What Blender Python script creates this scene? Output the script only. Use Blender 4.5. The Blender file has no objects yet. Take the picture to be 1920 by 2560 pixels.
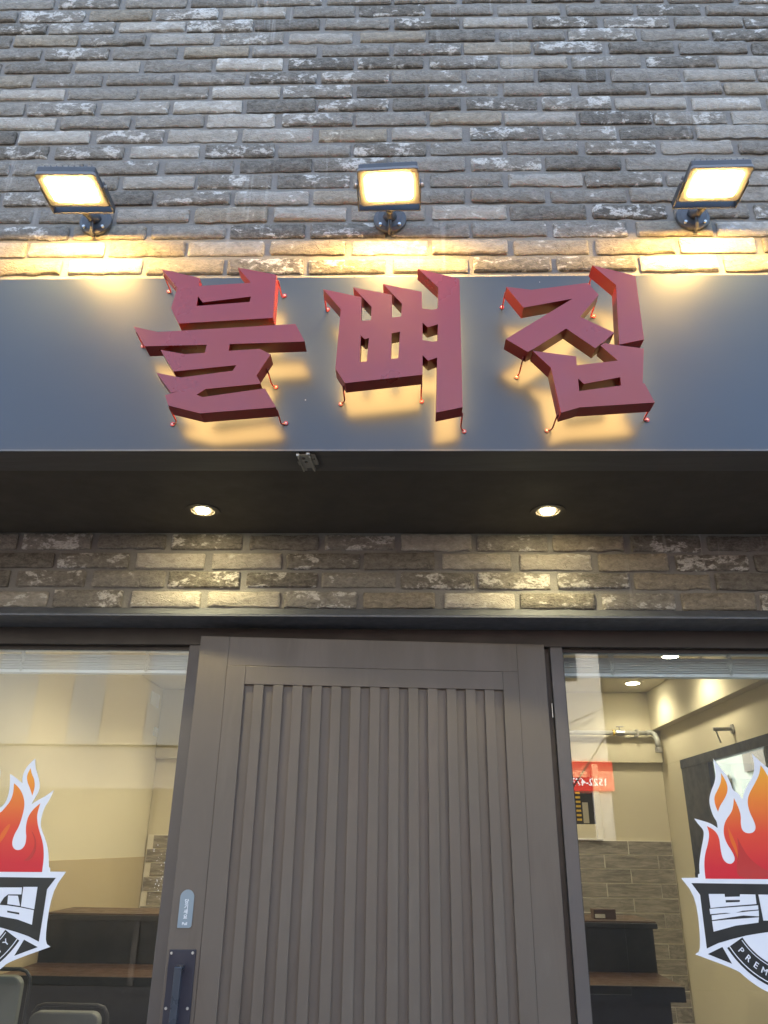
import bpy, bmesh, math, random
from mathutils import Vector, Matrix
from mathutils.geometry import tessellate_polygon

R = math.radians
random.seed(11)
sc = bpy.context.scene
COL = sc.collection

# ------------------------------------------------------------------ camera
def camera():
    pitch, yaw, roll = R(23.43), R(-1.59), R(0.73)
    fwd = Vector((math.sin(yaw)*math.cos(pitch), math.cos(yaw)*math.cos(pitch), math.sin(pitch)))
    right = Vector((math.cos(yaw), -math.sin(yaw), 0))
    up = right.cross(fwd)
    r2 = right*math.cos(roll) + up*math.sin(roll)
    u2 = up*math.cos(roll) - right*math.sin(roll)
    cam = bpy.data.cameras.new('camera')
    cam.sensor_fit = 'VERTICAL'; cam.sensor_height = 24.0; cam.sensor_width = 18.0
    cam.lens = 18.0
    cam.clip_start = 0.02; cam.clip_end = 3000
    o = bpy.data.objects.new('camera', cam)
    m = Matrix((r2, u2, -fwd)).transposed().to_4x4()
    m.translation = Vector((0, 0, 1.6))
    o.matrix_world = m
    COL.objects.link(o)
    sc.camera = o
camera()

# ------------------------------------------------------------------ sky, sun, exposure
SUN_EL, SUN_AZ = 30.0, -20.0          # low evening sun behind the building
w = bpy.data.worlds.new('World'); sc.world = w; w.use_nodes = True
nt = w.node_tree; nt.nodes.clear()
sky = nt.nodes.new('ShaderNodeTexSky'); sky.sky_type = 'NISHITA'; sky.sun_disc = False
sky.sun_elevation = R(SUN_EL); sky.sun_rotation = R(SUN_AZ)
sky.air_density = 1.0; sky.dust_density = 2.2; sky.ozone_density = 1.0; sky.altitude = 50
bg = nt.nodes.new('ShaderNodeBackground'); bg.inputs['Strength'].default_value = 0.15
wo = nt.nodes.new('ShaderNodeOutputWorld')
nt.links.new(sky.outputs[0], bg.inputs[0]); nt.links.new(bg.outputs[0], wo.inputs[0])
sl = bpy.data.lights.new('sun', 'SUN'); sl.energy = 2.0; sl.angle = R(12); sl.color = (1.0, 0.9, 0.76)
so = bpy.data.objects.new('sun', sl); COL.objects.link(so)
sd = Vector((math.sin(R(SUN_AZ))*math.cos(R(SUN_EL)), math.cos(R(SUN_AZ))*math.cos(R(SUN_EL)), math.sin(R(SUN_EL))))
so.rotation_euler = sd.to_track_quat('Z', 'Y').to_euler(); so.location = (0, 0, 30)
vs = sc.view_settings
vs.view_transform = 'Standard'; vs.look = 'None'; vs.gamma = 1.0; vs.use_curve_mapping = False
vs.exposure = 2.8
sc.render.engine = 'CYCLES'
cy = sc.cycles
cy.use_denoising = True; cy.denoiser = 'OPENIMAGEDENOISE'
cy.max_bounces = 8; cy.diffuse_bounces = 3; cy.glossy_bounces = 3; cy.transmission_bounces = 4; cy.transparent_max_bounces = 12
cy.sample_clamp_indirect = 6.0
cy.caustics_reflective = False; cy.caustics_refractive = False

# ------------------------------------------------------------------ traced measurements (metres)
EM_SIL = [[-0.2602,-0.1685],[-0.2425,-0.1591],[-0.2371,-0.036],[-0.2709,0.0109],[-0.2256,0.0124],[-0.2243,0.0207],[-0.2198,0.0221],[-0.2173,0.048],[-0.2056,0.0851],[-0.1931,0.1193],[-0.1935,0.133],[-0.2049,0.146],[-0.2145,0.1612],[-0.1895,0.1545],[-0.1684,0.1478],[-0.1535,0.1369],[-0.1527,0.1532],[-0.1601,0.1652],[-0.1656,0.1897],[-0.1653,0.2109],[-0.157,0.2323],[-0.1435,0.254],[-0.1363,0.2757],[-0.136,0.3012],[-0.1374,0.3214],[-0.1222,0.2977],[-0.1052,0.2742],[-0.0977,0.2508],[-0.0957,0.2358],[-0.0809,0.2277],[-0.0726,0.2111],[-0.0653,0.2315],[-0.0506,0.2513],[-0.0311,0.2767],[-0.0228,0.3023],[-0.0253,0.3354],[-0.0056,0.3135],[0.0128,0.2965],[0.0288,0.285],[0.0347,0.2681],[0.034,0.2496],[0.033,0.22],[0.04,0.19],[0.052,0.176],[0.065,0.1881],[0.0694,0.2134],[0.068,0.239],[0.0619,0.2684],[0.0819,0.2575],[0.1039,0.2423],[0.1004,0.254],[0.1006,0.2725],[0.1104,0.2931],[0.1274,0.3112],[0.132,0.2877],[0.1461,0.2618],[0.1551,0.2399],[0.1558,0.2216],[0.1476,0.2034],[0.1401,0.186],[0.1565,0.1981],[0.1777,0.2091],[0.1981,0.2257],[0.1911,0.2002],[0.1796,0.1785],[0.1759,0.1535],[0.1762,0.1359],[0.1803,0.1244],[0.1996,0.0932],[0.2124,0.0657],[0.2212,0.0249],[0.2248,0.024],[0.2266,0.0142],[0.2709,0.0144],[0.2406,-0.035],[0.2423,-0.1561],[0.2613,-0.1662],[0.1561,-0.2027],[0.1402,-0.2176],[0.1229,-0.2308],[0.1044,-0.2422],[0.0848,-0.2517],[0.0643,-0.2592],[0.0433,-0.2646],[0.0217,-0.2679],[0.0,-0.269],[-0.0217,-0.2679],[-0.0433,-0.2646],[-0.0643,-0.2592],[-0.0848,-0.2517],[-0.1044,-0.2422],[-0.1229,-0.2308],[-0.1402,-0.2176],[-0.1561,-0.2027]]
EM_FILL = [[-0.2061,0.01],[-0.2049,0.0415],[-0.199,0.0683],[-0.1852,0.0989],[-0.1778,0.1229],[-0.1822,0.1418],[-0.1628,0.1316],[-0.1529,0.1129],[-0.1543,0.0857],[-0.1529,0.0605],[-0.1439,0.0489],[-0.1317,0.0464],[-0.1213,0.0542],[-0.1189,0.0642],[-0.1244,0.0793],[-0.1356,0.0995],[-0.1397,0.1199],[-0.1363,0.1405],[-0.1279,0.1579],[-0.1078,0.1791],[-0.1004,0.1967],[-0.0962,0.2151],[-0.0873,0.1905],[-0.0843,0.1689],[-0.0887,0.1497],[-0.0879,0.1325],[-0.0799,0.1257],[-0.0692,0.1241],[-0.0576,0.127],[-0.0494,0.1364],[-0.0495,0.1519],[-0.0594,0.1796],[-0.0607,0.2042],[-0.0533,0.2255],[-0.0313,0.2544],[-0.0135,0.2798],[-0.0062,0.3036],[0.0017,0.2909],[0.0093,0.2728],[0.019,0.25],[0.018,0.22],[0.02,0.185],[0.035,0.165],[0.0552,0.1611],[0.0673,0.1773],[0.079,0.1954],[0.0824,0.2172],[0.0791,0.2428],[0.0927,0.2337],[0.1077,0.2175],[0.1191,0.1959],[0.1222,0.1743],[0.1199,0.1476],[0.1163,0.1272],[0.1072,0.106],[0.105,0.0852],[0.1124,0.0714],[0.1249,0.0664],[0.1374,0.07],[0.1445,0.0822],[0.1431,0.103],[0.1389,0.1144],[0.1358,0.1354],[0.1382,0.1567],[0.1493,0.1746],[0.1658,0.1899],[0.1623,0.1641],[0.164,0.1488],[0.1726,0.1243],[0.1919,0.0896],[0.2022,0.0553],[0.2046,0.0129]]
EM_TONGUES = [[[-0.121,0.2813],[-0.1097,0.2579],[-0.1087,0.2364],[-0.1205,0.2149],[-0.1389,0.1935],[-0.1456,0.1794],[-0.1514,0.1969],[-0.1506,0.2181],[-0.1377,0.2361],[-0.1241,0.2577]],[[0.1192,0.2846],[0.125,0.269],[0.1357,0.2544],[0.1413,0.2361],[0.1402,0.2214],[0.1386,0.2098],[0.129,0.2286],[0.1168,0.2468],[0.1119,0.2652]]]
EM_SHADE = [[[-0.104,0.1135],[-0.0977,0.0965],[-0.086,0.0696],[-0.0677,0.0498],[-0.0484,0.0367],[-0.0352,0.0319],[-0.0388,0.0128],[-0.1212,0.0118],[-0.1173,0.0459],[-0.1061,0.0795]],[[-0.1252,0.1407],[-0.1254,0.1064],[-0.114,0.076],[-0.1107,0.0526],[-0.1086,0.0862],[-0.115,0.1133]],[[0.067,0.1056],[0.0841,0.1339],[0.0937,0.134],[0.083,0.1023],[0.0714,0.0848]],[[0.1548,0.1171],[0.1699,0.0928],[0.1701,0.0687],[0.1602,0.0514],[0.149,0.041],[0.166,0.0412],[0.1775,0.0653],[0.173,0.0929],[0.1619,0.1102]]]
EM_BANNER = [[-0.2456,-0.001],[-0.2264,-0.0294],[-0.2279,-0.1549],[-0.1962,-0.142],[-0.1632,-0.1332],[-0.1195,-0.1233],[-0.0835,-0.1175],[-0.0623,-0.1147],[0,-0.111],[0.0623,-0.1147],[0.0835,-0.1175],[0.1195,-0.1233],[0.1632,-0.1332],[0.1962,-0.142],[0.2279,-0.1549],[0.2264,-0.0294],[0.2456,-0.001]]
EM_BUL = [[[[-0.2035,-0.0268],[-0.1616,-0.0263],[-0.1617,-0.0334],[-0.1222,-0.0319],[-0.1205,-0.0264],[-0.0802,-0.0265],[-0.0811,-0.0491],[-0.1618,-0.0559],[-0.2037,-0.0603]],[[[-0.1611,-0.0408],[-0.1229,-0.04],[-0.1244,-0.0448],[-0.1614,-0.0469]]]],[[[-0.2069,-0.0623],[-0.0777,-0.0522],[-0.0784,-0.0622],[-0.1201,-0.0656],[-0.1461,-0.0723],[-0.1653,-0.071],[-0.2067,-0.075]],[]],[[[-0.2036,-0.0775],[-0.1639,-0.0732],[-0.0781,-0.0644],[-0.08,-0.0784],[-0.1203,-0.0767],[-0.2043,-0.0889]],[]],[[[-0.2046,-0.0912],[-0.1662,-0.0872],[-0.0804,-0.0806],[-0.084,-0.093],[-0.1438,-0.1007],[-0.2043,-0.1157]],[]]]
EM_JIP = [[[[0.0615,-0.0267],[0.1567,-0.0258],[0.1583,-0.0427],[0.1218,-0.0431],[0.1117,-0.0515],[0.1038,-0.067],[0.0696,-0.0635]],[]],[[[0.1224,-0.0458],[0.1497,-0.0461],[0.1603,-0.0708],[0.1246,-0.0667]],[]],[[[0.1602,-0.0244],[0.1993,-0.0239],[0.2006,-0.0781],[0.163,-0.0718]],[]],[[[0.0703,-0.0668],[0.1249,-0.07],[0.1609,-0.0741],[0.1999,-0.0804],[0.2016,-0.1153],[0.1594,-0.103],[0.11,-0.0962],[0.0764,-0.0944]],[[[0.1274,-0.0824],[0.1616,-0.0868],[0.1626,-0.0916],[0.1283,-0.0866]]]]]
EM_TRI = [[-0.2274,-0.1675],[-0.1871,-0.1506],[-0.1683,-0.1886]]
L1 = {"c":[-0.451,2.513],"strokes":[[[[-0.1642,0.423],[-0.0643,0.3938],[-0.0633,0.3687],[0.067,0.3779],[0.0294,0.4267],[0.1293,0.403],[0.13,0.2697],[-0.1009,0.254],[-0.1257,0.301],[-0.1172,0.3627]],[[[-0.0623,0.3371],[-0.0487,0.3179],[0.0705,0.335],[0.0685,0.3184],[-0.0627,0.3068]]]],[[[-0.2116,0.2457],[-0.1494,0.2289],[0.1866,0.2512],[0.2118,0.1994],[0.0302,0.1928],[0.0298,0.1732],[0.1044,0.1784],[0.1316,0.1627],[0.1022,0.1028],[0.1145,0.0802],[-0.0155,0.0657],[-0.0346,0.0498],[-0.0196,0.0435],[0.125,0.0671],[0.1546,0.0157],[-0.0203,-0.0003],[-0.0976,0.0209],[-0.1094,0.0492],[-0.0763,0.0603],[-0.0949,0.0559],[-0.1373,0.1112],[-0.0775,0.0977],[0.0447,0.1162],[0.052,0.1322],[-0.0967,0.1148],[-0.136,0.1767],[-0.0755,0.164],[-0.0275,0.1676],[-0.0251,0.1911],[-0.1759,0.1874]],[]]],"posts":[[-0.173,0.4294],[0.1335,0.4113],[-0.2176,0.2535],[0.1216,0.1372],[-0.1068,0.0295],[0.1582,0.0253]]}
L2 = {"c":[-0.031,2.514],"strokes":[[[[-0.1704,0.3557],[-0.0745,0.3301],[-0.0728,0.2588],[-0.0495,0.2603],[-0.0484,0.3002],[-0.0956,0.3608],[0.0009,0.3371],[0.0014,0.2679],[0.0242,0.2703],[0.0262,0.3094],[-0.0211,0.3712],[0.0753,0.3454],[0.0757,0.2946],[0.1008,0.2906],[0.1152,0.295],[0.1162,0.3593],[0.0657,0.4187],[0.1696,0.3853],[0.1668,0.0139],[0.1055,-0.0001],[0.1103,0.1508],[0.0888,0.1425],[0.0758,0.1576],[0.0751,0.1029],[-0.1068,0.08],[-0.1313,0.1209],[-0.1241,0.2942]],[[[-0.0731,0.2156],[-0.0633,0.2047],[-0.0532,0.2077],[-0.0574,0.1407],[-0.0733,0.1392]],[[0.0013,0.2214],[0.0218,0.226],[0.0175,0.1494],[0.0006,0.1473]],[[0.0764,0.2526],[0.0886,0.2384],[0.1136,0.2474],[0.1123,0.1986],[0.1009,0.1962],[0.0759,0.2009]]]]],"posts":[[-0.1689,0.365],[-0.1155,0.0869],[0.0734,0.1026],[0.1692,0.0117]]}
L3 = {"c":[0.411,2.513],"strokes":[[[[-0.1572,0.3605],[-0.0962,0.3508],[0.042,0.3711],[0.0483,0.3652],[0.0679,0.3343],[0.0164,0.2685],[0.0938,0.2217],[0.065,0.1936],[0.056,0.1876],[0.0444,0.1766],[-0.0198,0.2343],[-0.1017,0.1756],[-0.1164,0.1671],[-0.1665,0.2043],[0.0029,0.323],[-0.1186,0.2969]],[]],[[[0.061,0.4266],[0.1646,0.3926],[0.1626,0.2015],[0.1019,0.1871],[0.1136,0.364]],[]],[[[-0.1046,0.1702],[-0.0029,0.1537],[-0.0038,0.1288],[0.094,0.1415],[0.0573,0.1844],[0.0671,0.1911],[0.1586,0.1751],[0.1443,0.0792],[0.1485,0.0777],[0.1658,0.0267],[-0.0083,0.0138],[-0.051,-0.0003],[-0.0646,0.1219]],[[[-0.0039,0.0924],[0.0083,0.0772],[0.0942,0.0955],[0.0937,0.0724],[-0.0044,0.0576]]]]],"posts":[[-0.1565,0.3684],[0.0759,0.3423],[-0.1221,0.1706],[-0.0535,0.0085],[0.1743,0.0358],[0.0779,0.4544]]}

# ------------------------------------------------------------------ node helpers
def mat(name):
    m = bpy.data.materials.new(name); m.use_nodes = True
    return m, m.node_tree, m.node_tree.nodes['Principled BSDF']
def nn(t, kind, **kw):
    n = t.nodes.new(kind)
    for k, v in kw.items():
        if k.startswith('i_'):
            key = k[2:]
            n.inputs[int(key) if key.isdigit() else key].default_value = v
        else: setattr(n, k, v)
    return n
def lk(t, a, b): t.links.new(a, b)
def noise(t, vec, scale, detail=4, rough=.6, dist=0):
    n = nn(t, 'ShaderNodeTexNoise'); n.inputs['Scale'].default_value = scale
    n.inputs['Detail'].default_value = detail; n.inputs['Roughness'].default_value = rough; n.inputs['Distortion'].default_value = dist
    if vec is not None: lk(t, vec, n.inputs['Vector'])
    return n.outputs['Fac']
def maprange(t, v, a, b, c=0, d=1, smooth=True):
    n = nn(t, 'ShaderNodeMapRange'); n.interpolation_type = 'SMOOTHSTEP' if smooth else 'LINEAR'
    for i, x in zip(range(1, 5), (a, b, c, d)):
        if hasattr(x, 'node'): lk(t, x, n.inputs[i])
        else: n.inputs[i].default_value = x
    lk(t, v, n.inputs[0]); return n.outputs[0]
def math_(t, op, a, b=None, c=None):
    n = nn(t, 'ShaderNodeMath', operation=op)
    for i, x in enumerate((a, b, c)):
        if x is None: continue
        if hasattr(x, 'node'): lk(t, x, n.inputs[i])
        else: n.inputs[i].default_value = x
    return n.outputs[0]
def mixc(t, fac, a, b, blend='MIX'):
    n = nn(t, 'ShaderNodeMix', data_type='RGBA', blend_type=blend)
    for key, x in ((0, fac), (6, a), (7, b)):
        if hasattr(x, 'node'): lk(t, x, n.inputs[key])
        elif key == 0: n.inputs[0].default_value = x
        else: n.inputs[key].default_value = (*x[:3], 1)
    return n.outputs[2]
def bump(t, p, h, strength, dist):
    n = nn(t, 'ShaderNodeBump'); n.inputs['Strength'].default_value = strength; n.inputs['Distance'].default_value = dist
    lk(t, h, n.inputs['Height']); lk(t, n.outputs[0], p.inputs['Normal'])
def objcoord(t): return nn(t, 'ShaderNodeTexCoord').outputs['Object']
def world_pos(t): return nn(t, 'ShaderNodeNewGeometry').outputs['Position']

def paint(name, col, rough=.5, var=.12, scale=6, bmp=.05, bscale=250, metal=0, spec=.5, coat=0):
    m, t, p = mat(name)
    v = world_pos(t)
    f = noise(t, v, scale, 5, .65)
    c = mixc(t, f, [x*(1-var) for x in col], [min(1, x*(1+var)) for x in col])
    lk(t, c, p.inputs['Base Color'])
    r = maprange(t, noise(t, v, scale*2.3, 4), .3, .7, max(.02, rough-.07), min(1, rough+.07)); lk(t, r, p.inputs['Roughness'])
    p.inputs['Metallic'].default_value = metal; p.inputs['Specular IOR Level'].default_value = spec
    p.inputs['Coat Weight'].default_value = coat; p.inputs['Coat Roughness'].default_value = .25
    if bmp: bump(t, p, noise(t, v, bscale, 2), bmp, .002)
    return m
def emitter(name, col, strength):
    m = bpy.data.materials.new(name); m.use_nodes = True; t = m.node_tree; t.nodes.clear()
    e = nn(t, 'ShaderNodeEmission'); e.inputs[0].default_value = (*col, 1); e.inputs[1].default_value = strength
    o = nn(t, 'ShaderNodeOutputMaterial'); lk(t, e.outputs[0], o.inputs[0]); return m

def lime_runs(t, col):
    """pale lime washed down the wall in narrow vertical runs"""
    v = world_pos(t)
    mp = nn(t, 'ShaderNodeMapping'); mp.inputs['Scale'].default_value = (26, 1, 1.6); lk(t, v, mp.inputs[0])
    mk = math_(t, 'MULTIPLY', maprange(t, noise(t, mp.outputs[0], 1.6, 3, .6), .56, .70), maprange(t, noise(t, v, 1.7, 2, .5), .50, .64))
    return mixc(t, math_(t, 'MULTIPLY', mk, .45), col, (.44, .43, .40))
def brick_material():
    m, t, p = mat('brick')
    oi = nn(t, 'ShaderNodeObjectInfo')
    sep = nn(t, 'ShaderNodeSeparateColor'); lk(t, oi.outputs['Color'], sep.inputs[0])
    tone, patch, warm = sep.outputs[0], sep.outputs[1], sep.outputs[2]
    isl = nn(t, 'ShaderNodeNewGeometry').outputs['Random Per Island']     # joined outlying bricks (alpha 0) vary brick by brick
    k_ = math_(t, 'MULTIPLY', math_(t, 'SUBTRACT', isl, .5), math_(t, 'SUBTRACT', 1.0, oi.outputs['Alpha']))
    tone = math_(t, 'ADD', tone, math_(t, 'MULTIPLY', k_, .75)); patch = math_(t, 'ADD', patch, math_(t, 'MULTIPLY', math_(t, 'SINE', math_(t, 'MULTIPLY', k_, 40.0)), .35))
    comb = nn(t, 'ShaderNodeCombineXYZ')
    for i, k in enumerate((37.0, 61.0, 17.0)): lk(t, math_(t, 'MULTIPLY', oi.outputs['Random'], k), comb.inputs[i])
    add = nn(t, 'ShaderNodeVectorMath', operation='ADD'); lk(t, objcoord(t), add.inputs[0]); lk(t, comb.outputs[0], add.inputs[1])
    v = add.outputs[0]
    mp = nn(t, 'ShaderNodeMapping'); mp.inputs['Scale'].default_value = (1, 1, 1.6); lk(t, v, mp.inputs[0]); vs_ = mp.outputs[0]
    big = noise(t, vs_, 14, 3, .62, .6)
    fine = noise(t, vs_, 130, 4, .75)
    med = noise(t, vs_, 42, 3, .68, .4)
    tn = math_(t, 'ADD', tone, math_(t, 'MULTIPLY', math_(t, 'SUBTRACT', med, .5), .9))
    tn = math_(t, 'ADD', tn, math_(t, 'MULTIPLY', math_(t, 'SUBTRACT', fine, .5), .7))
    base = mixc(t, maprange(t, tn, 0, 1, smooth=False), (.090, .080, .066), (.42, .385, .330))
    # lime and old mortar left on the reclaimed bricks
    pm = math_(t, 'ADD', math_(t, 'MULTIPLY', big, .6), math_(t, 'MULTIPLY', med, .4))
    lo = math_(t, 'SUBTRACT', .675, math_(t, 'MULTIPLY', patch, .25))
    hi = math_(t, 'ADD', lo, .07)
    mask = maprange(t, pm, lo, hi)
    mask = math_(t, 'MULTIPLY', mask, maprange(t, fine, .32, .58, .15, 1))
    col = mixc(t, mask, base, (.54, .515, .47))
    stain = maprange(t, noise(t, vs_, 24, 2, .6), .56, .72)
    col = mixc(t, math_(t, 'MULTIPLY', stain, .22), col, (.06, .05, .04))
    col = lime_runs(t, col)
    wf = nn(t, 'ShaderNodeMix', data_type='RGBA', blend_type='MULTIPLY'); lk(t, warm, wf.inputs[0]); lk(t, col, wf.inputs[6]); wf.inputs[7].default_value = (1.07, .98, .83, 1)
    lk(t, wf.outputs[2], p.inputs['Base Color'])
    p.inputs['Roughness'].default_value = .88; p.inputs['Specular IOR Level'].default_value = .3
    vo = nn(t, 'ShaderNodeTexVoronoi', feature='DISTANCE_TO_EDGE'); vo.inputs['Scale'].default_value = 34; lk(t, vs_, vo.inputs['Vector'])
    crack = maprange(t, vo.outputs['Distance'], 0, .05)
    crack = math_(t, 'MAXIMUM', crack, maprange(t, big, .42, .52))
    h = math_(t, 'ADD', math_(t, 'MULTIPLY', med, 1.1), math_(t, 'MULTIPLY', fine, .6))
    h = math_(t, 'ADD', h, math_(t, 'MULTIPLY', crack, .45))
    bump(t, p, h, .75, .0055)
    return m
def mortar_material():
    m, t, p = mat('mortar'); v = world_pos(t)
    f = noise(t, v, 9, 6, .65); g = noise(t, v, 160, 4, .7)
    c = mixc(t, f, (.20, .19, .172), (.30, .285, .26)); c = mixc(t, math_(t, 'MULTIPLY', g, .4), c, (.08, .078, .076))
    c = lime_runs(t, c)
    lk(t, c, p.inputs['Base Color']); p.inputs['Roughness'].default_value = .93; p.inputs['Specular IOR Level'].default_value = .2
    bump(t, p, math_(t, 'ADD', math_(t, 'MULTIPLY', noise(t, v, 35, 4), 1.5), g), .7, .003); return m
def fascia_material():
    m, t, p = mat('sign_board_paint'); v = world_pos(t)
    mp = nn(t, 'ShaderNodeMapping'); mp.inputs['Scale'].default_value = (1, 1, 2.2); lk(t, v, mp.inputs[0])
    f = noise(t, mp.outputs[0], 2.6, 3, .6, .6)
    c = mixc(t, f, (.019, .027, .042), (.024, .033, .050))
    vo = nn(t, 'ShaderNodeTexVoronoi'); vo.inputs['Scale'].default_value = 9; lk(t, v, vo.inputs['Vector'])
    dot = maprange(t, vo.outputs['Distance'], .010, .02, 1, 0)
    c = mixc(t, math_(t, 'MULTIPLY', dot, .45), c, (.6, .6, .6))
    lk(t, c, p.inputs['Base Color'])
    lk(t, maprange(t, noise(t, mp.outputs[0], 4, 6, .7, .8), .3, .7, .30, .32), p.inputs['Roughness'])
    p.inputs['Specular IOR Level'].default_value = .5
    bump(t, p, noise(t, v, 2.2, 2), .06, .02); return m
def glass_material():
    m = bpy.data.materials.new('window_glass'); m.use_nodes = True; t = m.node_tree; t.nodes.clear()
    tr = nn(t, 'ShaderNodeBsdfTransparent'); tr.inputs[0].default_value = (.93, .95, .94, 1)
    gl = nn(t, 'ShaderNodeBsdfGlossy'); gl.inputs['Roughness'].default_value = .004
    fr = nn(t, 'ShaderNodeFresnel')
    bf = nn(t, 'ShaderNodeNewGeometry').outputs['Backfacing']          # thin pane: both faces reflect like air to glass
    lk(t, maprange(t, bf, 0, 1, 1.6, 1/1.6, smooth=False), fr.inputs['IOR'])
    mx = nn(t, 'ShaderNodeMixShader'); lk(t, fr.outputs[0], mx.inputs[0]); lk(t, tr.outputs[0], mx.inputs[1]); lk(t, gl.outputs[0], mx.inputs[2])
    o = nn(t, 'ShaderNodeOutputMaterial'); lk(t, mx.outputs[0], o.inputs[0]); return m
def flame_material():
    m, t, p = mat('flame_print')
    s = nn(t, 'ShaderNodeSeparateXYZ'); lk(t, objcoord(t), s.inputs[0])
    r = nn(t, 'ShaderNodeValToRGB'); lk(t, maprange(t, s.outputs[2], 0.0, .30, smooth=False), r.inputs[0])
    e = r.color_ramp.elements
    e[0].position = .12; e[0].color = (.56, .018, .03, 1); e[1].position = 1; e[1].color = (.80, .36, .02, 1)
    x = e.new(.42); x.color = (.66, .06, .025, 1); x = e.new(.7); x.color = (.74, .19, .02, 1)
    lk(t, r.outputs[0], p.inputs['Base Color']); p.inputs['Roughness'].default_value = .35; return m
def wood_tile_material():
    m, t, p = mat('wood_look_tile')
    oi = nn(t, 'ShaderNodeObjectInfo')
    cb = nn(t, 'ShaderNodeCombineXYZ'); lk(t, math_(t, 'MULTIPLY', oi.outputs['Random'], 31.0), cb.inputs[0]); lk(t, math_(t, 'MULTIPLY', oi.outputs['Random'], 7.0), cb.inputs[2])
    ad = nn(t, 'ShaderNodeVectorMath', operation='ADD'); lk(t, objcoord(t), ad.inputs[0]); lk(t, cb.outputs[0], ad.inputs[1])
    mp = nn(t, 'ShaderNodeMapping'); mp.inputs['Scale'].default_value = (1, 1, 7); lk(t, ad.outputs[0], mp.inputs[0])
    f = noise(t, mp.outputs[0], 9, 6, .65, .8)
    c = mixc(t, maprange(t, f, .3, .72), (.15, .135, .11), (.40, .36, .30)); lk(t, c, p.inputs['Base Color'])
    p.inputs['Roughness'].default_value = .5; return m

def worn_material(name, col, rough, streak, amount, light):
    """flat paint with rubbed smears stretched along one axis"""
    m, t, p = mat(name); v = world_pos(t)
    mp = nn(t, 'ShaderNodeMapping'); mp.inputs['Scale'].default_value = streak; lk(t, v, mp.inputs[0])
    f = noise(t, mp.outputs[0], 5, 4, .65, .4); g = noise(t, v, 3, 3, .6)
    c = mixc(t, g, [x*.88 for x in col], [x*1.12 for x in col])
    c = mixc(t, math_(t, 'MULTIPLY', maprange(t, f, .54, .72), amount), c, light)
    c = mixc(t, math_(t, 'MULTIPLY', maprange(t, f, .46, .30), amount), c, [x*.6 for x in col])
    lk(t, c, p.inputs['Base Color']); lk(t, maprange(t, f, .3, .7, rough-.1, rough+.1), p.inputs['Roughness'])
    bump(t, p, noise(t, v, 380, 1), .08, .002)
    return m
M = {}
M['door'] = worn_material('door_paint', (.100, .081, .063), .55, (3, 3, .5), .30, (.150, .124, .100))
M['soffit_front'] = worn_material('soffit_worn', (.060, .055, .048), .55, (.5, 6, 1), .55, (.12, .105, .085))
M['brick'] = brick_material(); M['mortar'] = mortar_material(); M['fascia'] = fascia_material()
M['glass'] = glass_material(); M['flame'] = flame_material(); M['wood_tile'] = wood_tile_material()
M['red'] = paint('letter_red', (.200, .008, .006), .34, .10, 3, .03, 300, spec=.66)
M['soffit'] = paint('soffit_brown', (.064, .054, .041), .65, .18, 5, .06, 120, spec=.2)
M['frame'] = paint('frame_paint', (.082, .072, .066), .5, .08, 5, .05, 300)
M['header'] = paint('header_paint', (.030, .024, .020), .55, .10, 5, .05, 300)
M['flash'] = paint('flashing', (.085, .09, .10), .5, .3, 14, .25, 60)
M['lamp_body'] = paint('lamp_body', (.055, .055, .058), .45, .08, 20, .05, 400)
M['steel'] = paint('steel', (.42, .41, .40), .4, .15, 30, .05, 300, metal=.85)
M['clip_beige'] = paint('clip_beige', (.24, .22, .175), .7, .15, 60, .1, 200)
M['window_navy'] = paint('window_navy', (.020, .030, .058), .4, .1, 8, .03, 200)
M['neighbour'] = paint('neighbour_plaster', (.30, .35, .32), .85, .06, 2, .05, 40)
M['opp_dark'] = paint('opposite_dark', (.035, .035, .037), .7, .1, 2, 0)
M['sign_lit'] = emitter('backlit_red_sign', (1.0, .07, .05), 1.1)
M['sign_lit_white'] = emitter('backlit_white_letters', (1.0, .95, .9), 1.6)
M['bezel'] = paint('lamp_bezel', (.16, .16, .16), .5, .06, 20, .05, 400)
M['screw'] = paint('screw', (.55, .55, .53), .35, .1, 60, 0, metal=.8)
M['navy'] = paint('handle_navy', (.016, .018, .030), .4, .1, 8, .05, 300)
M['handle'] = paint('handle_bar', (.050, .060, .075), .3, .1, 8, .03, 300, metal=.3)
M['plaque'] = paint('plaque_blue', (.20, .25, .28), .35, .05, 10, .03, 300)
M['white_print'] = paint('white_print', (.74, .76, .78), .4, .03, 10, 0)
M['decal_white'] = paint('decal_white', (.68, .70, .74), .45, .02, 10, 0)
M['decal_black'] = paint('decal_black', (.014, .017, .016), .4, .05, 10, 0)
M['flame_dark'] = paint('flame_shade', (.45, .035, .03), .35, .06, 8, 0)
M['flame_light'] = paint('flame_light', (.70, .13, .02), .35, .06, 8, 0)
M['lamp_glow'] = emitter('floodlight_glow', (1.0, .62, .18), 88.0)
M['led_glow'] = emitter('letter_led', (1.0, .58, .19), 3.5)
M['spot_glow'] = emitter('downlight_glow', (1.0, .86, .50), 45.0)
M['room_glow'] = emitter('room_light_glow', (1.0, .90, .66), 12.0)
M['cream'] = paint('cream_plaster', (.66, .60, .44), .85, .05, 2.2, .08, 90)
M['cream_dark'] = paint('tan_plaster', (.47, .38, .23), .8, .07, 2.5, .08, 90)
M['ceiling'] = paint('room_ceiling', (.60, .56, .45), .9, .03, 2, .05, 90)
M['grout'] = paint('grout', (.78, .73, .60), .9, .05, 20, .1, 200)
M['dark_wood'] = paint('counter_dark', (.012, .011, .010), .6, .25, 7, .05, 150)
M['brown_wood'] = paint('counter_top', (.075, .038, .022), .4, .25, 9, .05, 120)
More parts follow.
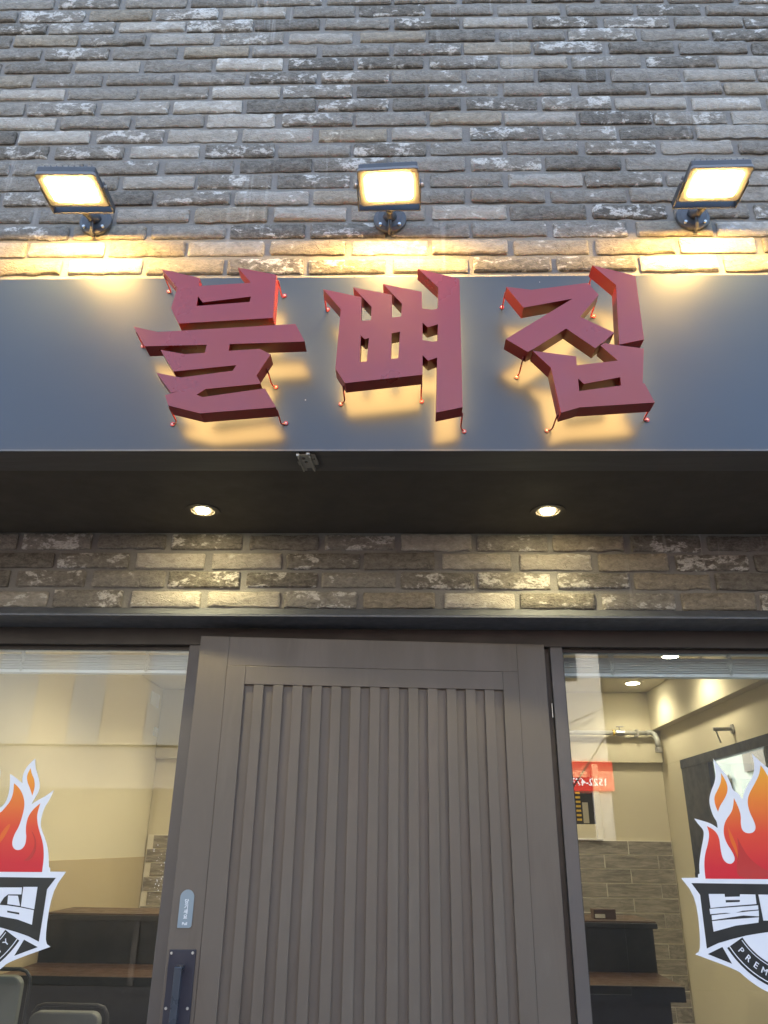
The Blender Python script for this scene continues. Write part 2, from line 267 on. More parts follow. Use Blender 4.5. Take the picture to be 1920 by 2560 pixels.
M['floor'] = paint('room_floor', (.12, .10, .085), .5, .15, 4, .05, 100)
M['chair'] = paint('chair_vinyl', (.17, .18, .165), .5, .08, 10, .1, 250)
M['chair_metal'] = paint('chair_metal', (.06, .06, .06), .35, .1, 10, 0, metal=.6)
M['pipe'] = paint('pipe_grey', (.36, .36, .33), .45, .1, 15, .03, 200)
M['yellow'] = paint('valve_yellow', (.65, .42, .04), .4, .05, 15, 0)
M['blind'] = paint('blind_metal', (.58, .63, .66), .4, .05, 15, .02, 200)
M['blind_light'] = paint('blind_rail', (.74, .79, .82), .4, .05, 15, .02, 200)
M['cord'] = paint('blind_cord', (.62, .66, .66), .8, .05, 30, 0)
M['pave'] = paint('paving', (.17, .165, .155), .85, .12, 3, .2, 40)
M['asphalt'] = paint('asphalt', (.055, .055, .057), .9, .2, 5, .4, 80)
M['opp_white'] = paint('opposite_white', (.62, .61, .57), .8, .06, 2, .05, 40)
M['opp_red'] = paint('opposite_red', (.62, .05, .03), .5, .05, 2, 0)
M['opp_beige'] = paint('opposite_beige', (.37, .34, .27), .8, .05, 2, .05, 40)
M['opp_blue'] = paint('opposite_blue', (.28, .30, .31), .6, .05, 2, .05, 40)
M['opp_grey'] = paint('opposite_grey', (.22, .22, .22), .8, .08, 2, .05, 40)
M['opp_glass'] = paint('opposite_glass', (.02, .025, .03), .15, .05, 2, 0)

# ------------------------------------------------------------------ mesh helpers
class MB:
    def __init__(self): self.v = []; self.f = []
    def box(self, x0, x1, y0, y1, z0, z1):
        b = len(self.v)
        self.v += [(x, y, z) for z in (z0, z1) for y in (y0, y1) for x in (x0, x1)]
        for q in ((0, 2, 3, 1), (4, 5, 7, 6), (0, 1, 5, 4), (2, 6, 7, 3), (0, 4, 6, 2), (1, 3, 7, 5)): self.f.append(tuple(b+i for i in q))
        return self
    def tube(self, pts, r, n=10, cap=True):
        pts = [Vector(p) for p in pts]; b = len(self.v); prev = None
        for i, p in enumerate(pts):
            d = (pts[min(i+1, len(pts)-1)] - pts[max(i-1, 0)]).normalized()
            ref = prev if prev is not None else (Vector((0, 0, 1)) if abs(d.z) < .9 else Vector((1, 0, 0)))
            a = (ref - d*ref.dot(d)).normalized(); prev = a; c = d.cross(a)
            rr = r[i] if isinstance(r, (list, tuple)) else r
            for k in range(n):
                t = 2*math.pi*k/n; self.v.append(tuple(p + a*math.cos(t)*rr + c*math.sin(t)*rr))
        for i in range(len(pts)-1):
            for k in range(n):
                k2 = (k+1) % n; self.f.append((b+i*n+k, b+i*n+k2, b+(i+1)*n+k2, b+(i+1)*n+k))
        if cap:
            self.f.append(tuple(b+k for k in range(n))[::-1]); self.f.append(tuple(b+(len(pts)-1)*n+k for k in range(n)))
        return self
    def build(self, name, m, parent=None, bevel=0, seg=2, smooth=False, loc=None):
        me = bpy.data.meshes.new(name); me.from_pydata(self.v, [], self.f); me.update()
        o = link(name, me, m, parent)
        if loc is not None: o.location = loc
        bm = bmesh.new(); bm.from_mesh(me); bmesh.ops.recalc_face_normals(bm, faces=bm.faces)
        if bevel: bmesh.ops.bevel(bm, geom=[e for e in bm.edges if len(e.link_faces) == 2 and e.calc_face_angle(0) > .6], offset=bevel, segments=seg, affect='EDGES', profile=.5)
        bm.to_mesh(me); bm.free()
        if smooth:
            for pl in me.polygons: pl.use_smooth = True
        return o
def link(name, me, m, parent=None):
    o = bpy.data.objects.new(name, me); COL.objects.link(o)
    if m and not me.materials: me.materials.append(M[m])
    if parent is not None: o.parent = parent
    return o
def box(name, m, b, parent=None, bevel=0): return MB().box(*b).build(name, m, parent, bevel)
def tag(o, label=None, cat=None, group=None, kind=None):
    for k, v in (('label', label), ('category', cat), ('group', group), ('kind', kind)):
        if v: o[k] = v
    return o
def empty(name, loc=(0, 0, 0), **kw):
    o = bpy.data.objects.new(name, None); COL.objects.link(o); o.location = loc; o.empty_display_size = .1
    return tag(o, **kw)
def struct(name, m, b): return tag(box(name, m, b), kind='structure')
def prism(polys, y0, y1, back=True, front=True):
    """flat outlines (x, z) with holes, from y0 (front) to y1 (back)"""
    mb = MB()
    for outer, holes in polys:
        loops = [outer] + list(holes)
        tri = tessellate_polygon([[Vector((x, z, 0)) for x, z in l] for l in loops])
        flat = [p for l in loops for p in l]; b = len(mb.v); n = len(flat)
        mb.v += [(x, y0, z) for x, z in flat] + [(x, y1, z) for x, z in flat]
        for t in tri:
            if front: mb.f.append(tuple(b+i for i in t))
            if back: mb.f.append(tuple(b+n+i for i in t[::-1]))
        s = 0
        for l in loops:
            k = len(l)
            for i in range(k):
                j = (i+1) % k; mb.f.append((b+s+i, b+s+j, b+n+s+j, b+n+s+i))
            s += k
    return mb
def smooth_loop(pts, it=2, sharp=62):
    pts = [Vector(p) for p in pts]; keep = [False]*len(pts)
    for i, p in enumerate(pts):
        a, b = pts[i-1]-p, pts[(i+1) % len(pts)]-p
        if a.length > 1e-6 and b.length > 1e-6 and math.degrees(a.angle(b)) < sharp: keep[i] = True
    for _ in range(it):
        q, kq = [], []
        for i, p in enumerate(pts):
            if keep[i]: q.append(p); kq.append(True)
            else:
                q += [p*.75 + pts[i-1]*.25, p*.75 + pts[(i+1) % len(pts)]*.25]; kq += [False, False]
        pts, keep = q, kq
    return [tuple(p) for p in pts]
def text_mesh(name, body, size, m, parent, depth=.0004, mirror=False):
    """letters standing in the x-z plane, facing -y, centred"""
    cu = bpy.data.curves.new(name, 'FONT'); cu.body = body; cu.size = size; cu.extrude = depth; cu.align_x = 'CENTER'; cu.align_y = 'CENTER'
    cu.offset = size*.012; cu.resolution_u = 3
    o = bpy.data.objects.new(name, cu); COL.objects.link(o)
    dg = bpy.context.evaluated_depsgraph_get(); me = bpy.data.meshes.new_from_object(o.evaluated_get(dg))
    bpy.data.objects.remove(o); bpy.data.curves.remove(cu)
    me.transform(Matrix.Rotation(R(90), 4, 'X')); me.materials.clear()
    return link(name, me, m, parent)

# ------------------------------------------------------------------ ground and street
struct('pavement', 'pave', (-40, 40, -2.6, 2.30, -.15, 0))
struct('road', 'asphalt', (-40, 40, -30, -2.6, -.4, -.14))

# ------------------------------------------------------------------ brick pieces
BL, BH, BD = .2165, .0512, .030
def brick_mesh(seed):
    rd = random.Random(seed); nx, nz = 16, 4
    def edge(n): 
        a = [rd.uniform(-1, 1) for _ in range(n+1)]
        return [(.5*a[i] + .25*a[max(0, i-1)] + .25*a[min(n, i+1)]) for i in range(n+1)]
    rough = rd.choice((.0010, .0018, .0030, .0046))
    et, eb, el, er = edge(nx), edge(nx), edge(nz), edge(nz)
    ring = []
    hx, hz = BL/2, BH/2; cut = rd.uniform(.002, .0075)
    def corner(sx, sz): 
        c = cut*rd.uniform(.5, 1.5)
        return [(sx*(hx-c), sz*hz), (sx*(hx-c*.3), sz*(hz-c*.3)), (sx*hx, sz*(hz-c))]
    for i in range(1, nx): ring.append((-hx+2*hx*i/nx, -hz+eb[i]*rough))
    ring += corner(1, -1)
    for i in range(1, nz): ring.append((hx+er[i]*rough, -hz+2*hz*i/nz))
    ring += corner(1, 1)[::-1]
    for i in range(nx-1, 0, -1): ring.append((-hx+2*hx*i/nx, hz+et[i]*rough))
    ring += corner(-1, 1)
    for i in range(nz-1, 0, -1): ring.append((-hx+el[i]*rough, -hz+2*hz*i/nz))
    ring += corner(-1, -1)[::-1]
    n = len(ring); tilt = rd.uniform(-.016, .016); tw = rd.uniform(-.06, .06)
    v = [(x, BD, z) for x, z in ring]
    v += [(x, .0022+rd.uniform(0, .0014), z) for x, z in ring]
    v += [(x*(1-.0035/hx), tilt*x+tw*z+rd.uniform(-.0006, .0006), z*(1-.0032/hz)) for x, z in ring]
    c0 = len(v); m_ = 7
    for i in range(m_): v.append((-hx*.86+2*hx*.86*i/(m_-1), tilt*(-hx*.86+2*hx*.86*i/(m_-1))+rd.uniform(-.0016, .0012), rd.uniform(-.004, .004)))
    f = []
    for a in (0, n):
        for i in range(n):
            j = (i+1) % n; f.append((a+i, a+j, a+n+j, a+n+i))
    near = []
    for i in range(n):
        x = v[2*n+i][0]; near.append(min(range(m_), key=lambda k: abs(v[c0+k][0]-x)))
    for i in range(n):
        j = (i+1) % n; a, b = near[i], near[j]
        f.append((2*n+i, 2*n+j, c0+a))
        if a != b: f.append((2*n+j, c0+b, c0+a))
    me = bpy.data.meshes.new('brick'); me.from_pydata(v, [], f); me.update()
    bm = bmesh.new(); bm.from_mesh(me); bmesh.ops.recalc_face_normals(bm, faces=bm.faces); bm.to_mesh(me); bm.free()
    for pl in me.polygons: pl.use_smooth = len(pl.vertices) == 3
    me.materials.append(M['brick']); return me
BRICKS = [brick_mesh(100+i) for i in range(40)]
TYPE = {'m': (.40, .28, .1), 'd': (.20, .15, .15), 'l': (.66, .35, .15), 'p': (.38, .66, .1), 's': (.20, .62, .15), 't': (.46, .32, .75), 'w': (.86, .55, .15)}
def brick_at(x, y, z, code, parent, back=.0):
    o = bpy.data.objects.new('brick', random.choice(BRICKS)); COL.objects.link(o); o.parent = parent
    o.location = (x, y+random.uniform(-.0022, .0022), z)
    o.rotation_euler = (random.uniform(-.012, .012), random.choice((0, math.pi))+random.uniform(-.010, .010), random.uniform(-.010, .010))
    o.scale = (random.uniform(.95, 1.02), 1, random.uniform(.90, 1.04))
    t = TYPE[code]; o.color = tuple(max(0, min(1, a+random.uniform(-.07, .07))) for a in t)+(1,)
    return o
def brick_stuff(spots, parent):
    vs_, fs = [], []
    for x, y, z in spots:
        me = random.choice(BRICKS); b = len(vs_)
        vs_ += [(p.co.x+x, p.co.y+y, p.co.z+z) for p in me.vertices]; fs += [tuple(b+i for i in pl.vertices) for pl in me.polygons]
    me = bpy.data.meshes.new('outlying_bricks'); me.from_pydata(vs_, [], fs); me.update()
    o = link('outlying_bricks', me, 'brick', parent); o.color = (.42, .38, .15, 0); o['kind'] = 'stuff'
    return o

# ------------------------------------------------------------------ upper brick wall
UW = 1.680
upper = empty('brick_wall', (0, UW, 3.0), label='grey reclaimed brick wall rising above the blue grey sign board', cat='wall')
box('mortar_bed', 'mortar', (-5, 5, .0075, .30, -.45, 3.6), upper)
ROWS = {0: 'mpmdpmmddmmm', 1: 'mptplmsmmmsmm', 2: 'spwpdmslspmpm', 3: 'dtmlpltdmpmsm', 4: 'mpmtmmptpdmdm', 5: 'mdlmwssplmslm', 6: 'tmmmspmmdmllm', 7: 'wmmwpdpmdmtm', 8: 'mplwdpdsplwm',
        9: 'wmmwpmtlsplm', 10: 'dwplltlspdlm', 11: 'spwsmsmmplm', 12: 'mmmmdpmpdmm', 13: 'mmlpsmmlpm', 14: 'mpdpltmmmm', 15: 'mmltlmldsm', 16: 'ptmssmmptw', 17: 'lwtltwlttwl', 18: 'twtsstsswt', 19: 'ttptttltst', 20: 'mtmtmtmtmt'}
PITCH, COURSE = .2285, .0631
outl = []
for k in range(-34, 21):
    zb = 4.186 - COURSE*k + BH/2
    ph = .0725 if k % 2 else .1865
    xl = -1.381 + .0138*k if k >= 0 else -1.381
    j0 = math.ceil((xl-ph)/PITCH)                      # first joint in view
    for n in range(-18, 19):
        x = ph + (n+.5)*PITCH + random.uniform(-.004, .004)
        if abs(x) > 4.4: continue
        i = n - j0 + 1
        dz = -.015*max(0, x)**2*max(0, min(1.2, (zb-3.0)/1.1)) + .0016*math.sin(3.1*x+k*1.7) + random.uniform(-.0015, .0015)
        row = ROWS.get(k, '')
        if 0 <= i < len(row) and xl-PITCH < x < (1.13 if k < 12 else 1.06): brick_at(x, 0, zb+dz-3.0, row[i], upper)
        else: outl.append((x, 0, zb+dz-3.0))
brick_stuff(outl, upper)

# ------------------------------------------------------------------ lower brick band over the shopfront
LW = 2.180
lower = empty('lintel_wall', (0, LW, 2.22), label='four courses of dark brick under the soffit above the shopfront', cat='wall')
box('mortar_bed', 'mortar', (-5, 5, .0085, .12, -.004, .262), lower)
LROWS = [(2.4196, .213, -1.2335, 'mpdsdplptsdm'), (2.3582, -.1275, -1.222, 'dpwlsdlwtsdm'), (2.2993, -.017, -1.21, 'dpmssmspptdm'), (2.2367, .1053, -1.199, 'lpllptwsptpm')]
outl = []
for zb, ph, xl, row in LROWS:
    pt = .2325; j0 = math.ceil((xl-ph)/pt)
    for n in range(-18, 19):
        x = ph+(n+.5)*pt+random.uniform(-.003, .003)
        if abs(x) > 4.4: continue
        i = n-j0+1; z = zb+BH/2-2.22+random.uniform(-.0012, .0012)
        if 0 <= i < len(row): brick_at(x, 0, z, row[i], lower)
        else: outl.append((x, 0, z))
brick_stuff(outl, lower)

# ------------------------------------------------------------------ sign board and soffit
FZ0, FZ1, FY = 2.467, 2.990, 1.630
board = empty('sign_board', (0, FY, FZ0), label='long blue grey metal sign board carrying the red letters', cat='sign board')
box('face_panel', 'fascia', (-4.6, 4.6, 0, .006, 0, FZ1-FZ0), board)
box('top_cap', 'fascia', (-4.6, 4.6, .0065, .046, FZ1-FZ0-.006, FZ1-FZ0-.0005), board)
box('bottom_lip', 'flash', (-4.6, 4.6, -.0025, -.0002, -.0022, .0028), board)
soff = empty('soffit', (0, FY, FZ0), label='dark brown metal soffit under the sign board', cat='soffit')
box('front_strip', 'soffit_front', (-4.6, 4.6, .0065, .110, .0005, .06), soff, .001)
box('middle_strip', 'soffit', (-4.6, 4.6, .112, .210, .006, .06), soff, .001)
box('ceiling_panel', 'soffit', (-4.6, 4.6, .2135, .62, .010, .06), soff, .001)

# ------------------------------------------------------------------ raised letters
LF, LBK = 1.532, 1.574
def nearest_on(poly, p):
    best = None
    for i in range(len(poly)):
        a, b = Vector(poly[i]), Vector(poly[(i+1) % len(poly)]); d = b-a
        t = max(0, min(1, (Vector(p)-a).dot(d)/d.length_squared)); q = a+d*t
        e = (q-Vector(p)).length
        if best is None or e < best[0]: best = (e, q, Vector(poly[i]+[]) if False else d.normalized())
    return best
def inset(poly, d):
    n = len(poly); area = sum(poly[i][0]*poly[(i+1) % n][1]-poly[(i+1) % n][0]*poly[i][1] for i in range(n)); s = 1 if area > 0 else -1
    out = []
    for i in range(n):
        p = Vector(poly[i]); a = (p-Vector(poly[i-1])).normalized(); b = (Vector(poly[(i+1) % n])-p).normalized()
        na, nb = Vector((-a.y, a.x))*s, Vector((-b.y, b.x))*s
        m_ = na+nb; k = max(.35, m_.length_squared/2); out.append(tuple(p + m_*d/k))
    return out
def letter(data, label):
    cx, cz = data['c']
    o = empty('sign_letter', (cx, LF, cz), label=label, cat='sign letter', group='raised red letters on the sign board')
    polys = [(s[0], s[1]) for s in data['strokes']]
    for outer, holes in polys:
        st = prism([(outer, holes)], 0, LBK-LF, back=False).build('stroke', 'red', o)
        pl = prism([(inset(outer, .0018), [inset(h, -.0018) for h in holes])], .0, .0006).build('light_panel', 'led_glow', st); pl.location = (0, LBK-LF-.014, 0)
    for p in data['posts']:
        e, q, d = min((nearest_on(s[0], p) for s in polys), key=lambda r: r[0])
        pv = Vector(p); c = pv - q
        if c.length > .03: pv = q + c.normalized()*.022
        elif c.length < .012: pv = q + (c.normalized() if c.length > 1e-5 else Vector((0, -1)))*.014
        q2 = q + (pv-q).normalized()*.0022
        mb = MB(); yb = FY-LF
        mb.tube([(q2.x, .024, q2.y), (q2.x, yb-.012, q2.y), (q2.x+(pv-q2).x*.25, yb-.0040, q2.y+(pv-q2).y*.25), (pv.x, yb-.0030, pv.y)], .0019, 8)
        post = mb.build('mounting_post', 'red', o, smooth=True)
        MB().tube([(pv.x, yb-.0030, pv.y), (pv.x, yb-.0006, pv.y)], .0056, 12).build('foot', 'red', post)
        MB().tube([(pv.x, yb-.0046, pv.y), (pv.x, yb-.0031, pv.y)], [.0020, .0028], 8).build('screw_head', 'screw', post)
    return o
letter(L1, 'red raised Korean letter nearest the left end, ending in a stacked zigzag')
letter(L2, 'red raised Korean letter in the middle with comb-like tines and tall stem')
letter(L3, 'red raised Korean letter at the right with a slanting open box below')

# ------------------------------------------------------------------ floodlights
def floodlight(x, tilt, yaw, label):
    z, yc = 3.195, 1.518
    o = empty('floodlight', (x, UW, z), label=label, cat='floodlight', group='floodlights lighting the sign board')
    head = empty('lamp_head', (0, yc-UW, 0)); head.parent = o; head.rotation_euler = (tilt, 0, yaw)
    W, D = .080, .057
    # bevelled housing with cooling fins on its back
    box('housing', 'lamp_body', (-W+.003, W-.003, -D+.003, D-.003, .0045, .026), head, .004)
    fin = MB()
    for i in range(9): fin.box(-.062+i*.0155-.0012, -.062+i*.0155+.0012, -D+.012, D-.012, .0258, .037)
    fin.build('cooling_fins', 'lamp_body', head)
    bz = [(-W, -D), (W, -D), (W, D), (-W, D)]
    hole = [(-.0595, -.0385), (.0595, -.0385), (.0595, .0390), (-.0595, .0390)]
    def rnd(l, r):
        out = []
        for i, p in enumerate(l):
            p = Vector(p); a = (Vector(l[i-1])-p).normalized(); b = (Vector(l[(i+1) % 4])-p).normalized()
            for k in range(5):
                t = math.pi/2*k/4; out.append(tuple(p + a*r*(1-math.sin(t)) + b*r*(1-math.cos(t))))
        return out
    mb = MB(); loops = [(rnd(bz, .009), .0044), (rnd(bz, .009), -.004), (rnd([(a*.975, b*.965) for a, b in bz], .0085), -.0045), (rnd(hole, .008), -.0030), (rnd(hole, .008), .0044)]
    nl = len(loops[0][0])
    for lp, zz in loops: mb.v += [(a, b, zz) for a, b in lp]
    for q in range(len(loops)-1):
        for k in range(nl): mb.f.append((q*nl+k, q*nl+(k+1) % nl, (q+1)*nl+(k+1) % nl, (q+1)*nl+k))
    mb.build('bezel', 'bezel', head)
    mb = prism([(rnd([(a*.998, b*.998) for a, b in hole], .008), [])], -.0056, .0036)
    mb.v = [(a, c, b) for a, b, c in mb.v]; mb.build('lens', 'lamp_glow', head)
    box('rating_label', 'steel', (-.014, .014, .0455, .0505, -.0050, -.0045), head)
    # bail bracket around the head, bolted at its sides
    br = MB(); s = W+.0022
    for sg in (-1, 1): br.box(min(sg*s, sg*(s+.0028)), max(sg*s, sg*(s+.0028)), -.008, .082, -.004, .018)
    br.box(-s-.0028, s+.0028, .079, .0822, -.0042, .0178)
    br.build('bail_bracket', 'lamp_body', o).location = (0, yc-UW, 0)
    for sg in (-1, 1):
        MB().tube([(sg*(s-.002), 0, .007), (sg*(s+.0075), 0, .007)], .0042, 8).build('bolt', 'screw', o).location = (0, yc-UW, 0)
    # swivel arm and round wall plate
    MB().tube([(0, yc-UW+.083, .007), (0, yc-UW+.093, .007)], .0105, 14).build('swivel_nut', 'lamp_body', o)
    MB().tube([(0, yc-UW+.092, .007), (0, -.045, .016), (0, -.030, .030), (0, -.018, .036)], [.0075, .0095, .014, .020], 14).build('swivel_arm', 'lamp_body', o, smooth=True)
    pl = MB().tube([(0, -.003, .036), (0, -.012, .036), (0, -.0175, .036)], [.047, .046, .036], 28).build('wall_plate', 'lamp_body', o)
    for a in (45, 135, 225, 315):
        c = (math.cos(R(a))*.038, math.sin(R(a))*.038+.036)
        MB().tube([(c[0], -.0215, c[1]), (c[0], -.0125, c[1])], .0042, 8).build('plate_screw', 'screw', pl)
    MB().tube([(0, -.034, .032), (0, -.030, .004), (0, -.022, -.013), (0, -.006, -.016)], .0052, 8).build('cable', 'lamp_body', o, smooth=True)
    return o
floodlight(-.884, R(2), R(1), 'lit floodlight on the brick wall at the left, left of the first letter')
floodlight(-.040, R(-4), R(-3), 'lit floodlight on the brick wall above the middle letter')
floodlight(.812, R(0), R(-1), 'lit floodlight on the brick wall at the right, beyond the last letter')

# ------------------------------------------------------------------ soffit downlights
def downlight(x, y, label):
    z = FZ0+.010
    o = empty('downlight', (x, y, z), label=label, cat='downlight', group='round downlights in the soffit')
    ring = MB(); n = 28
    for r, zz in ((.050, -.0002), (.049, -.0035), (.034, -.0035), (.033, .0)):
        for k in range(n): ring.v.append((r*math.cos(2*math.pi*k/n), r*math.sin(2*math.pi*k/n), zz))
    for a in range(3):
        for k in range(n): ring.f.append((a*n+k, a*n+(k+1) % n, (a+1)*n+(k+1) % n, (a+1)*n+k))
    ring.build('trim_ring', 'soffit', o)
    MB().tube([(0, 0, -.0052), (0, 0, -.0037)], [.0175, .0195], 24).build('lens', 'spot_glow', o)
    L = bpy.data.lights.new('downlight_beam', 'SPOT'); L.energy = 2.7; L.color = (1.0, .88, .48); L.spot_size = R(128); L.spot_blend = .85; L.shadow_soft_size = .03
    lo = bpy.data.objects.new('downlight_beam', L); COL.objects.link(lo); lo.parent = o; lo.location = (0, 0, -.009)
    return o
downlight(-.577, 2.012, 'lit round downlight in the soffit left of centre')
downlight(.410, 2.012, 'lit round downlight in the soffit right of centre')

# ------------------------------------------------------------------ bracket under the sign board edge
clip = empty('soffit_clip', (-.2405, 1.640, FZ0), label='small beige bracket with holes screwed under the sign board edge', cat='bracket')
def flat(polys, z0, z1):                                 # outlines given as (x, y), lying flat under the soffit
    mb = prism(polys, z0, z1); mb.v = [(x, z, y) for x, y, z in mb.v]; return mb
def oval(cx, cy_, rx, ry): return [(cx+rx*math.cos(2*math.pi*k/10), cy_+ry*math.sin(2*math.pi*k/10)) for k in range(10)]
flat([([(-.016, 0), (.013, 0), (.014, .040), (.015, .083), (.008, .083), (.007, .070), (-.006, .070), (-.007, .083), (-.014, .083), (-.015, .040)], [oval(-.004, .018, .0045, .006), oval(-.001, .038, .0045, .006)])], -.007, -.003).build('plate', 'clip_beige', clip, .0006, 1)
for x0, x1 in ((-.0165, -.0125), (.0105, .0145)): box('rib', 'clip_beige', (x0, x1, .003, .080, -.0118, -.0072), clip, .0008)
flat([([(.0152, .004), (.025, .006), (.027, .056), (.0155, .058)], [oval(.0205, .026, .003, .004)])], -.005, -.001).build('side_wing', 'clip_beige', clip)
flat([([(-.0235, .040), (-.0156, .040), (-.0156, .058), (-.0225, .056)], [])], -.005, -.001).build('side_wing', 'clip_beige', clip)
box('hook', 'screw', (-.018, -.012, -.004, .003, -.009, -.002), clip); box('hook', 'screw', (.006, .014, -.005, .002, -.007, -.001), clip)
clip.rotation_euler = (0, 0, R(-4))

# ------------------------------------------------------------------ shopfront frame
FRY, GY = 2.280, 2.312            # frame face, outer face of the panes
fr = empty('shopfront_frame', (0, FRY, 0), label='dark brown metal frame around the door and shop windows', cat='door frame')
box('flashing', 'flash', (-4.6, 4.6, -.133, .004, 2.2015, 2.2085), fr, .001)
fl2 = MB()
N = 90
for i in range(N+1):
    x = -1.8+3.6*i/N; a = .0025*math.sin(i*1.9)+random.uniform(-.0025, .0025)
    for (yy, zz) in ((-.1335, 2.2085), (-.118+a*.6, 2.2165+a), (-.096, 2.2365+a*.5)): fl2.v.append((x, yy, zz))
for i in range(N):
    for k in range(2): fl2.f.append((i*3+k, i*3+k+1, i*3+3+k+1, i*3+3+k))
fl2.build('sealant', 'flash', fr, smooth=True)
box('head_rail', 'header', (-1.445, 1.42, 0, .075, 2.1495, 2.2010), fr, .0015)
for x0, x1 in ((-.6475, -.597), (.4385, .4745)): box('post', 'frame', (x0, x1, .0015, .075, 0, 2.1490), fr, .0015)
for x0, x1 in ((-1.445, -1.40), (1.375, 1.42)): box('post', 'frame', (x0, x1, .0015, .075, 0, 2.1490), fr, .0015)
box('hinge_stop', 'header', (.4205, .4380, .020, .075, .02, 2.1485), fr)
MB().tube([(.4345, .012, 1.945), (.4345, .012, 1.985)], .0018, 8).build('hinge_pin', 'screw', fr)
for x0, x1 in ((-1.3995, -.648), (.475, 1.3745)): box('bottom_rail', 'frame', (x0, x1, .002, .07, .04, .16), fr, .0015)
for sg, x0, x1 in ((-1, -3.2, -1.4455), (1, 1.4205, 3.2)):
    t_ = tag(box('side_pier', 'mortar', (x0, x1, LW+.002, 2.45, 0, 2.2005)), 'plain grey pier beside the shopfront at the far '+('left' if sg < 0 else 'right'), 'wall')
def shop_window(x0, x1, label):
    o = empty('shop_window', ((x0+x1)/2, GY, 1.15), label=label, cat='window'); hw = (x1-x0)/2
    box('pane', 'glass', (-hw+.0015, hw-.0015, 0, .006, -.99, .9985), o)
    g = MB()
    g.box(-hw+.001, hw-.001, -.006, -.0005, .9885, .9985)
    for sg in (-1, 1): g.box(min(sg*(hw-.006), sg*(hw-.0005)), max(sg*(hw-.006), sg*(hw-.0005)), -.006, -.0005, -.985, .988)
    g.build('glazing_bead', 'header', o)
    return o
shop_window(-1.3995, -.648, 'left shop window showing the cream side wall, with half a flame emblem')
shop_window(.475, 1.3745, 'right shop window showing wood-look tiles and pipes, with half a flame emblem')

# ------------------------------------------------------------------ door, standing a little open
dang = R(4.477)
door = empty('entrance_door', (.4206, 2.275, 0), label='grey brown metal door with vertical slats standing slightly ajar', cat='door')
door.rotation_euler = (0, 0, dang)
DW, DT, DZ0 = 1.0162, .045, .012
DTOP = 2.1562
U = lambda u: u-DW                     # u is measured from the door's free left edge
box('leaf', 'door', (U(0), U(DW), .0095, DT, DZ0, DTOP), door, .001)
P0, P1, PT = .0835, .9330, 2.0710
S0, SP, SW, ST = .1377, .05553, .0272, 2.0180
skin = MB()
skin.box(U(0), U(P0), .0022, .0092, DZ0, DTOP-.0005); skin.box(U(P1), U(DW), .0022, .0092, DZ0, DTOP-.0005)
skin.box(U(P0+.0002), U(P1-.0002), .0022, .0092, PT, DTOP-.0005)
box('stile', 'door', (U(0), U(P0), .0022, .0092, DZ0, DTOP-.0005), door, .0012); box('stile', 'door', (U(P1), U(DW), .0022, .0092, DZ0, DTOP-.0005), door, .0012)
box('top_rail', 'door', (U(P0+.0003), U(P1-.0003), .0024, .0092, PT+.0003, DTOP-.0005), door, .0012)
box('panel_stile', 'door', (U(P0+.0004), U(S0), 0, .0092, .10, PT), door, .0012); box('panel_stile', 'door', (U(S0+13*SP+SW), U(P1-.0004), 0, .0092, .10, PT), door, .0012)
box('panel_rail', 'door', (U(S0+.0003), U(S0+13*SP+SW-.0003), .0002, .0092, ST, PT-.0002), door, .0012)
box('bottom_rail', 'door', (U(S0+.0003), U(S0+13*SP+SW-.0003), .0002, .0092, .10, .22), door, .0012)
for i in range(13):
    u0 = S0+SW+i*SP
    box('slat', 'door', (U(u0), U(u0+SP-SW), random.uniform(.0002, .0007), .0092, .2203, ST-.0003), door, .0012)
# pull handle on its plate
hp = box('handle_plate', 'navy', (U(.0068), U(.0732), -.0018, .0020, 1.02, 1.3523), door, .0012)
for u, z in ((.0126, 1.3446), (.0650, 1.3452), (.0130, 1.2264), (.0650, 1.2264), (.0130, 1.03), (.0650, 1.03)):
    MB().tube([(U(u), -.0042, z), (U(u), -.0018, z)], [.0030, .0036], 10).build('screw', 'screw', hp)
hb = MB()
hb.box(U(.030), U(.048), -.040, -.0335, 1.045, 1.3195); hb.box(U(.0302), U(.0478), -.0333, -.0018, 1.3095, 1.3193); hb.box(U(.0302), U(.0478), -.0333, -.0018, 1.0452, 1.055)
hb.build('pull_bar', 'handle', door, .0012)
# pull plaque
def plaque():
    w2, zt, zb = .0178, 1.4880, 1.4005; c = .0372
    pts = [(c-w2, zb), (c+w2-.007, zb)]
    for k in range(1, 6): t = math.pi/2*k/5; pts.append((c+w2-.007+.007*math.sin(t), zb+.007-.007*math.cos(t)))
    for k in range(13): t = math.pi*k/12; pts.append((c+w2*math.cos(t), zt-w2+w2*math.sin(t)))
    o = prism([([(U(u), z) for u, z in pts], [])], -.0008, .0021).build('pull_plaque', 'plaque', door)
    o['label'] = 'small rounded blue grey plaque reading pull in Korean'
    for k, ch in enumerate('당기세요'):
        t_ = text_mesh('lettering', ch, .0118, 'white_print', o); t_.location = (U(c), -.0012, 1.4600-k*.0116)
    t_ = text_mesh('lettering', 'Pull', .0092, 'white_print', o); t_.location = (U(c), -.0012, 1.4098)
plaque()

